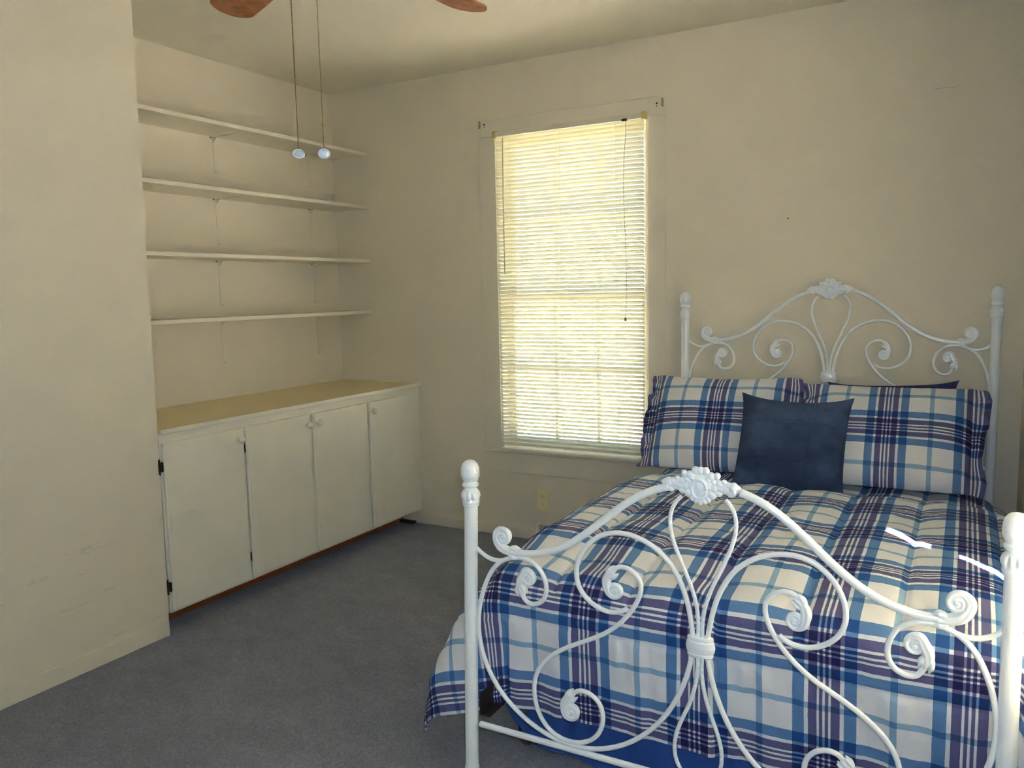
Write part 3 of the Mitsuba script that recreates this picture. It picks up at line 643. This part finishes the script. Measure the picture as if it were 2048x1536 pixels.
def panel(root, place, posts, ztop, zfoot, bottom_rail):
    y = YF if place is place_foot else YH
    rails = []
    for rs in (False, True):
        rails.append(sweep(place(resample(half(CURVES['rail'], rs), 0.006, 0.0012)), 0.0102, 18))
    if bottom_rail:
        zr0 = 0.161
        rails.append(sweep([(posts[0][0] + 0.012, y, zr0), (AX, y, zr0), (posts[1][0] - 0.012, y, zr0)], 0.0092, 18))
    else:
        rails.append(sweep([(posts[0][0], y, 0.648), (AX, y, 0.648), (posts[1][0], y, 0.648)], 0.0092, 18))
    put(root, cat(*rails), 'mat_iron', True)
    for (xt, xb) in posts:
        p = numbered(root + '__post')
        put(p, sweep([(xb, y, 0.012), ((xt + xb) / 2, y, ztop / 2), (xt, y, ztop - 0.150)], 0.0201, 36), 'mat_iron', 40)
        put(p + '__finial', moved(finial, (xt, y, ztop)), 'mat_iron', 50)
        put(p + '__foot', moved(lathe([(0.020, 0), (0.0225, 0.002), (0.0225, 0.016), (0.0203, 0.018)], 24), (xb, y, 0.0)), 'mat_iron', 40)
    for rs in (False, True):
        for name, key, r, sm in (('loop', 'loop', 0.0068, 0.0018), ('scroll', 's', 0.0066, 0.0016), ('large_curl', 'c', 0.0068, 0.0016), ('stay', 'con', 0.0064, 0.0)):
            pts = half(CURVES[key], rs)
            if key == 'con':
                px = (posts[1][0] if rs else posts[0][0]) - (AX if place is place_foot else AX + 0.0085)
                pts[0, 0] = px + (-0.014 if rs else 0.014)
            put(numbered(f'{root}__{name}'), sweep(place(resample(pts, 0.005, sm)), r, 14), 'mat_iron', True)
        put(numbered(f'{root}__twisted_rod'), sweep(place(resample(half(CURVES['tw'], rs), 0.0011, 0.0012)), 0.0056, 18, twist), 'mat_iron', True)
        tl = list(map(tuple, CURVES['tl'])) + [(-0.032, 0.175), (-0.012, 0.164)]
        put(numbered(f'{root}__twisted_rod'), sweep(place(resample(half(tl, rs), 0.0011, 0.0012)), 0.0056, 18, twist), 'mat_iron', True)
        for key in 'ABCD':
            put(numbered(f'{root}__leaf_ornament'), ornament(*ORN[key], place, rs), 'mat_iron', 50)
    c = place(np.array([[0.0, 0.9590]]))[0]
    put(root + '__medallion', medallion(c[0], y, c[2]), 'mat_iron', True)
    c = place(np.array([[0.0012, 0.5430]]))[0]
    put(root + '__band', band(c[0], y, c[2]), 'mat_iron', 40)


panel('bed__footboard', place_foot, ((2.3545, 2.3320), (3.7180, 3.7200)), 0.9745, 0, True)
panel('bed__headboard', place_head, ((2.3600, 2.3550), (3.7210, 3.7190)), 1.4410, 0, False)
for i, x in enumerate((2.352, 3.690)):
    put(numbered('bed__side_rail'), cat(cbox(x, x + 0.036, YF + 0.020, YH - 0.02, 0.176, 0.181, 0.001), cbox(x if i == 0 else x + 0.031, x + 0.005 if i == 0 else x + 0.036, YF + 0.020, YH - 0.02, 0.176, 0.246, 0.001)), 'mat_steel_frame', label='dark steel side rail' if i == 0 else None)
    put(numbered('bed__caster'), cat(moved(trimesh.creation.cylinder(0.026, 0.022, sections=28), (2.412 if i == 0 else 3.665, -1.945, 0.026), [[0, 0, 1], [0, 1, 0], [-1, 0, 0]]), cbox((2.408 if i == 0 else 3.661), (2.416 if i == 0 else 3.669), -1.952, -1.938, 0.026, 0.178, 0.002)), 'mat_caster', 30, label='brown caster' if i == 0 else None)
tag('bed', 'white iron double bed with scrolled headboard and footboard', 'bed')

put('box_spring', cbox(2.392, 3.688, -1.922, -0.13, 0.185, 0.395, 0.02), 'mat_mattress', label='box spring under the mattress of the iron bed', cat='box spring')
put('mattress', cbox(2.405, 3.672, -1.905, -0.20, 0.396, 0.530, 0.04), 'mat_mattress', label='mattress under the plaid comforter', cat='mattress')

# bed skirt: three hanging panels
def hanging(pts_xy, z_top, hem, seed, out):
    p = resample(np.array(pts_xy, float), 0.008)
    s = np.r_[0, np.cumsum(np.linalg.norm(np.diff(p, axis=0), axis=1))]
    tan = np.gradient(p, axis=0); tan /= np.linalg.norm(tan, axis=1, keepdims=True)
    nor = np.c_[tan[:, 1], -tan[:, 0]] * out
    nz = 26
    V = []
    for j in range(nz):
        t = j / (nz - 1)
        z = z_top + (hem(p) - z_top) * t
        w = 0.028 * t * (meshkit.noise(np.c_[s * 9, s * 0, s * 0 + t * 0.8], seed) - 0.5) * 2 + 0.016 * t * (meshkit.noise(np.c_[s * 26, s * 0, s * 0 + t * 1.5], seed + 1) - 0.5) * 2 + 0.010 * t
        V.append(np.c_[p + nor * w[:, None], z])
    V = np.array(V)
    n = len(p)
    i, j = np.meshgrid(np.arange(nz - 1), np.arange(n - 1), indexing='ij')
    f = np.stack([i * n + j, (i + 1) * n + j, (i + 1) * n + j + 1, i * n + j + 1], -1).reshape(-1, 4)
    v = V.reshape(-1, 3)
    back = v - np.tile(np.c_[nor, np.zeros(n)], (nz, 1)) * 0.0012
    k = len(v)
    rim = [[a, a + 1, k + a + 1, k + a] for a in range((nz - 1) * n, nz * n - 1)]
    return trimesh.Trimesh(*( [np.vstack([v, back]), np.vstack([np.vstack([q[:, [0, 1, 2]], q[:, [0, 2, 3]]]) for q in (f, f[:, ::-1] + k, np.array(rim))])] ), process=False)
def hem_foot(p):
    return 0.006 + 0.150 * np.exp(-np.clip(p[:, 0] - 2.325, 0, 9) / 0.062)
put('bed_skirt__foot_panel', hanging([(2.325, -1.943), (2.45, -1.945), (2.7, -1.946), (3.04, -1.946), (3.4, -1.946), (3.69, -1.943)], 0.385, hem_foot, 3, 1), 'mat_skirt', True)
put('bed_skirt__side_panel', hanging([(2.389, -0.15), (2.388, -0.8), (2.388, -1.5), (2.389, -1.935)], 0.385, lambda p: 0.008 + 0 * p[:, 0], 5, 1), 'mat_skirt', True)
put('bed_skirt__side_panel_001', hanging([(3.693, -1.935), (3.694, -1.5), (3.694, -0.8), (3.693, -0.15)], 0.385, lambda p: 0.008 + 0 * p[:, 0], 6, 1), 'mat_skirt', True)
tag('bed_skirt', 'plain royal blue bed skirt hanging to the carpet under the plaid comforter', 'bed skirt')

# ---------------------------------------------------------------- comforter
UC = 3.0375
XE0, XE1, YE = 2.400, 3.712, -1.930           # where the top starts to turn down: left, right, foot
ZT = 0.650
P0 = -0.0475                                  # cloth u at the centre of a dark band
A_L, A_R, B_F = 0.495, 0.300, 0.505           # how far the cloth hangs over


def sm(a, b, x):
    t = np.clip((x - a) / (b - a), 0, 1)
    return t * t * (3 - 2 * t)


def drape_table(beta_mid, width, centre, psi_pow, beta_side, beta_foot, s_mid, curl, sr0=0.19):
    phi = np.linspace(0, 90, 61)
    r = np.linspace(0, 0.72, 181)
    D = np.zeros((61, 181, 3))
    for i, f in enumerate(phi):
        w = math.exp(-((f - centre) / width) ** 2)
        base = beta_side + (beta_foot - beta_side) * f / 90
        beta = base * (1 - w) + (beta_mid + curl * (1 - 2 * r / 0.62)) * w
        sr = sr0 * (1 - w) + s_mid * w
        th = np.where(r < sr, beta + (90 - beta) * (1 - r / sr), beta)
        th = np.radians(th)
        psi = math.radians(90 * (f / 90) ** psi_pow)
        h, z = np.sin(th), -np.cos(th)
        H_ = np.r_[0, np.cumsum((h[1:] + h[:-1]) / 2 * np.diff(r))]
        Z_ = np.r_[0, np.cumsum((z[1:] + z[:-1]) / 2 * np.diff(r))]
        D[i] = np.stack([H_ * math.cos(psi), H_ * math.sin(psi), Z_], 1)
    return RegularGridInterpolator((phi, r), D, bounds_error=False, fill_value=None)


tab_l = drape_table(31, 30, 44, 1.75, 3, -5, 0.10, 20)
tab_r = drape_table(4, 26, 50, 0.8, 0, -5, 0.13, 0, 0.125)


def comforter():
    step = 0.0078
    u = np.arange(-(UC - XE0) - A_L, (XE1 - UC) + A_R + 1e-6, step)
    Y = np.arange(-0.250, YE - B_F - 1e-6, -step)
    Uu, Yy = np.meshgrid(u, Y)
    x, y = UC + Uu, Yy.copy()
    al, ar, bf = XE0 - x, x - XE1, YE - Yy
    a = np.maximum(np.maximum(al, ar), 0)
    b = np.maximum(bf, 0)
    left = Uu < 0
    r = np.hypot(a, b)
    phi = np.degrees(np.arctan2(b, np.maximum(a, 1e-9)))
    phi[(a == 0)] = 90
    Dl, Dr = tab_l(np.stack([phi, r], -1)), tab_r(np.stack([phi, r], -1))
    Dd = np.where(left[..., None], Dl, Dr)
    on = r > 0
    xb, yb = np.clip(x, XE0, XE1), np.maximum(Yy, YE)
    X = np.where(on, xb + np.where(left, -1, 1) * Dd[..., 0], x)
    Yp = np.where(on, yb - Dd[..., 1], y)
    ztop = ZT - 0.040 * sm(-1.66, -1.96, Yy) - 0.062 * sm(-0.86, -0.50, Yy)
    Z = ztop + np.where(on, Dd[..., 2], 0)
    V = np.stack([X, Yp, Z], -1)
    # normals of the base sheet
    du, dv = np.gradient(V, axis=1), np.gradient(V, axis=0)
    N = np.cross(dv, du)
    N /= np.linalg.norm(N, axis=-1, keepdims=True) + 1e-12
    # quilting: long channels, a seam across the foot, soft lumps, gathers on the hanging parts
    c = np.abs(np.sin(np.pi * (Uu - 0.455) / 0.235))
    side = 1 - sm(0.02, 0.20, a)
    front = sm(0.10, 0.16, bf)
    puff = 0.024 * (c ** 0.36) * side * (1 - front) - 0.019 * side * (1 - front)
    seamd = np.abs(bf - 0.212)
    puff -= 0.0045 * np.exp(-(seamd / 0.006) ** 2) * (bf > 0.05)
    e = np.where(a > 0, Yy, 0) * 1.0 + np.where(b > 0, Uu, 0)
    q = np.stack([e * 13, r * 2.0, 0 * r], -1)
    gath = (meshkit.noise(q, 4) - 0.5) * 2 * 0.012 * sm(0.14, 0.42, r)
    gath += (meshkit.noise(np.stack([e * 40, r * 5.0, 0 * r], -1), 9) - 0.5) * 2 * 0.0060 * sm(0.205, 0.235, r) * (1 - 0.6 * sm(0.27, 0.40, r))
    gath *= 1 - 0.8 * sm(0, 0.06, a) * sm(0, 0.06, b)
    lump = (meshkit.fbm(np.stack([Uu * 7, Yy * 7, 0 * r], -1), 3, 2) - 0.5) * 0.016
    wr = (meshkit.fbm(np.stack([Uu * 30, Yy * 12, 0 * r], -1), 2, 12) - 0.5) * 0.005
    h = puff + gath + lump + wr
    V = V + N * h[..., None]
    V[..., 1] -= 0.30 * sm(0.50, 0.80, Uu) * sm(-0.95, -0.25, Yy)
    V[..., 0] = np.minimum(V[..., 0], XR - 0.012)
    V[..., 2] = np.maximum(V[..., 2], 0.008)
    V[..., 1] = np.where((V[..., 0] > 2.375) & (V[..., 0] < 3.70), np.maximum(V[..., 1], YF + 0.020), V[..., 1])
    # cloth coordinates: bands across the bed sit at these distances along the top
    tv = np.interp(-Yy, [0.25, 0.644, 0.985, 1.323, 1.661, 1.868, 2.055, 3.055], [-0.385, 0.0, 0.33, 0.66, 0.99, 1.155, 1.320, 2.320])
    uv = np.stack([Uu - P0, tv], -1)
    nv, nu = Uu.shape
    i, j = np.meshgrid(np.arange(nv - 1), np.arange(nu - 1), indexing='ij')
    f = np.stack([i * nu + j, (i + 1) * nu + j, (i + 1) * nu + j + 1, i * nu + j + 1], -1).reshape(-1, 4)
    du, dv = np.gradient(V, axis=1), np.gradient(V, axis=0)
    N2 = np.cross(dv, du)
    N2 /= np.linalg.norm(N2, axis=-1, keepdims=True) + 1e-12
    up = N2[nv // 3, nu // 2, 2] > 0
    if not up:
        N2, f = -N2, f[:, ::-1]
    v = V.reshape(-1, 3)
    back = (V - N2 * 0.009).reshape(-1, 3)
    edge = np.r_[np.arange(nu), np.arange(1, nv) * nu + nu - 1, (nv - 1) * nu + np.arange(nu - 2, -1, -1), np.arange(nv - 2, 0, -1) * nu]
    return v, f, uv.reshape(-1, 2), back, edge


cv, cf, cuv, cb, ce = comforter()
n_ = len(ce)
rimv = np.vstack([cv[ce], cb[ce]])
rimf = np.array([[i, (i + 1) % n_, n_ + (i + 1) % n_, n_ + i] for i in range(n_)])
allv = np.vstack([cv, rimv])
allf = np.vstack([cf, rimf + len(cv)])
put('comforter__shell', (allv, allf), 'mat_plaid', True, uv=np.vstack([cuv, cuv[ce], cuv[ce]]))
put('comforter__lining', (cb, cf[:, ::-1]), 'mat_lining', True, label='pale lining')
tag('comforter', 'blue, white and purple plaid quilted comforter spread over the iron bed', 'comforter')

# ---------------------------------------------------------------- pillows
def pillow(w, h, t, flange, sag, seed, pinch=0.0, grid=0.006, seams=(), wave=0.010, tcorner=0.0, back=0.0):
    """(vertices, faces, uv): a stuffed cushion in its own frame, x to the right, z up along its face, y towards the back"""
    nu, nv = int(w / grid), int(h / grid)
    s, q = np.meshgrid(np.linspace(-1, 1, nu), np.linspace(-1, 1, nv))
    a, b = s * w / 2, q * h / 2
    bw, bh = w / 2 - flange, h / 2
    ss, qq = np.clip(np.abs(a) / bw, 0, 1), np.clip(np.abs(b) / bh, 0, 1)
    prof = (1 - ss ** 3.6) ** 0.58 * (1 - qq ** 3.0) ** 0.62
    half_t = t / 2 * prof + 0.0022
    # edges draw in between the corners
    x = a * (1 - pinch * (1 - q * q) * np.abs(s) ** 3) * (1 + tcorner * np.abs(s * q) ** 6)
    z = b * (1 - pinch * (1 - s * s) * np.abs(q) ** 3) * (1 + tcorner * np.abs(s * q) ** 6)
    z = z - sag * np.cos(np.pi * s / 2) * sm(-0.2, 1, q)
    n1 = meshkit.fbm(np.stack([a * 9, b * 9, 0 * a], -1), 3, seed) - 0.5
    n2 = meshkit.noise(np.stack([(a + b) * 24, (a - b) * 24, 0 * a], -1), seed + 3) - 0.5
    fl = np.clip((np.abs(a) - bw) / max(flange, 1e-6), 0, 1) if flange > 0 else 0 * a
    off = n1 * 0.016 * sm(0.0, 0.2, prof) + fl * (n2 * 4 * wave + back)
    n3 = meshkit.noise(np.stack([b * 11, np.sign(a) * 3.0, 0 * a], -1), seed + 8) - 0.5
    x = x + np.sign(a) * fl * n3 * 0.035
    front = -half_t + off
    backs = half_t + off
    for (ax_, v0) in seams:
        d = (a if ax_ == 'x' else b) - v0
        front += 0.0030 * np.exp(-(d / 0.003) ** 2)
    F = np.stack([x, front, z], -1).reshape(-1, 3)
    B = np.stack([x, backs, z], -1).reshape(-1, 3)
    i, j = np.meshgrid(np.arange(nv - 1), np.arange(nu - 1), indexing='ij')
    f = np.stack([i * nu + j, i * nu + j + 1, (i + 1) * nu + j + 1, (i + 1) * nu + j], -1).reshape(-1, 4)
    e = np.r_[np.arange(nu), np.arange(1, nv) * nu + nu - 1, (nv - 1) * nu + np.arange(nu - 2, -1, -1), np.arange(nv - 2, 0, -1) * nu]
    k = len(F)
    m = len(e)
    rim = np.stack([e, k + e, k + np.roll(e, -1), np.roll(e, -1)], 1)
    uv = np.stack([a, b], -1).reshape(-1, 2)
    return np.vstack([F, B]), np.vstack([f, f[:, ::-1] + k, rim]), np.vstack([uv, uv])


def lean(v, base, top, roll=0.0, yaw=0.0):
    """frame whose z axis runs from base to top (both at mid width)"""
    base, top = np.asarray(base, float), np.asarray(top, float)
    ez = (top - base) / np.linalg.norm(top - base)
    ex = np.array([math.cos(yaw), math.sin(yaw), 0.0])
    ex -= ez * (ex @ ez)
    ex /= np.linalg.norm(ex)
    ey = np.cross(ez, ex)
    c, s = math.cos(roll), math.sin(roll)
    ex2, ez2 = ex * c + ez * s, -ex * s + ez * c
    return (base + top) / 2 + v[:, :1] * ex2 + v[:, 1:2] * ey + v[:, 2:] * ez2


def lay(key, mesh, base, top, bsdf, label, roll=0.0, yaw=0.0, cat_='pillow', group=None):
    v, f, uv = mesh
    put(key, (lean(v, base, top, roll, yaw), f), bsdf, True, uv=uv, label=label, cat=cat_, group=group)


lay('bed_pillow', pillow(0.50, 0.36, 0.10, 0.0, 0.004, 21, 0.02, tcorner=0.08), (3.322, -0.220, 0.676), (3.336, -0.128, 0.996), 'mat_navy', 'dark navy bed pillow, its corner showing behind the right plaid sham', roll=0.085)
lay('plaid_sham', pillow(0.735, 0.490, 0.170, 0.056, 0.022, 31, back=0.016, wave=0.016), (2.607, -0.470, 0.614), (2.592, -0.205, 1.038), 'mat_plaid', 'left plaid pillow sham leaning on the headboard nearest the window', roll=-0.015)
lay('plaid_sham_001', pillow(0.735, 0.480, 0.170, 0.056, 0.012, 32, back=0.012, wave=0.016), (3.339, -0.512, 0.613), (3.324, -0.227, 1.020), 'mat_plaid', 'right plaid pillow sham leaning on the headboard, a navy pillow behind it', roll=-0.03)
lay('square_cushion', pillow(0.450, 0.430, 0.130, 0.0, 0.018, 41, 0.035, grid=0.003, seams=(('x', 0.078), ('x', -0.115), ('z', -0.088), ('z', 0.085)), tcorner=0.05), (2.952, -0.640, 0.601), (2.982, -0.455, 0.963), 'mat_suede', 'square blue suede cushion leaning on the two plaid shams', roll=0.06, cat_='cushion')

# ---------------------------------------------------------------- the camera's flash
fl = trimesh.creation.cylinder(0.013, 0.002, sections=20)
rt = np.cross(FWD, UPV)
fm = np.stack([rt, np.cross(FWD, rt), FWD], 1)
fp = CAM + 0.030 * rt + 0.036 * UPV + 0.010 * FWD
put('camera_flash', moved(fl, fp, fm), plain((0.8, 0.8, 0.8)), emitter={'type': 'area', 'radiance': {'type': 'rgb', 'value': [FLASH_POWER, FLASH_POWER * 1.27, FLASH_POWER * 1.66]}}, label='lit flash window of the camera, just out of view', cat='flash')
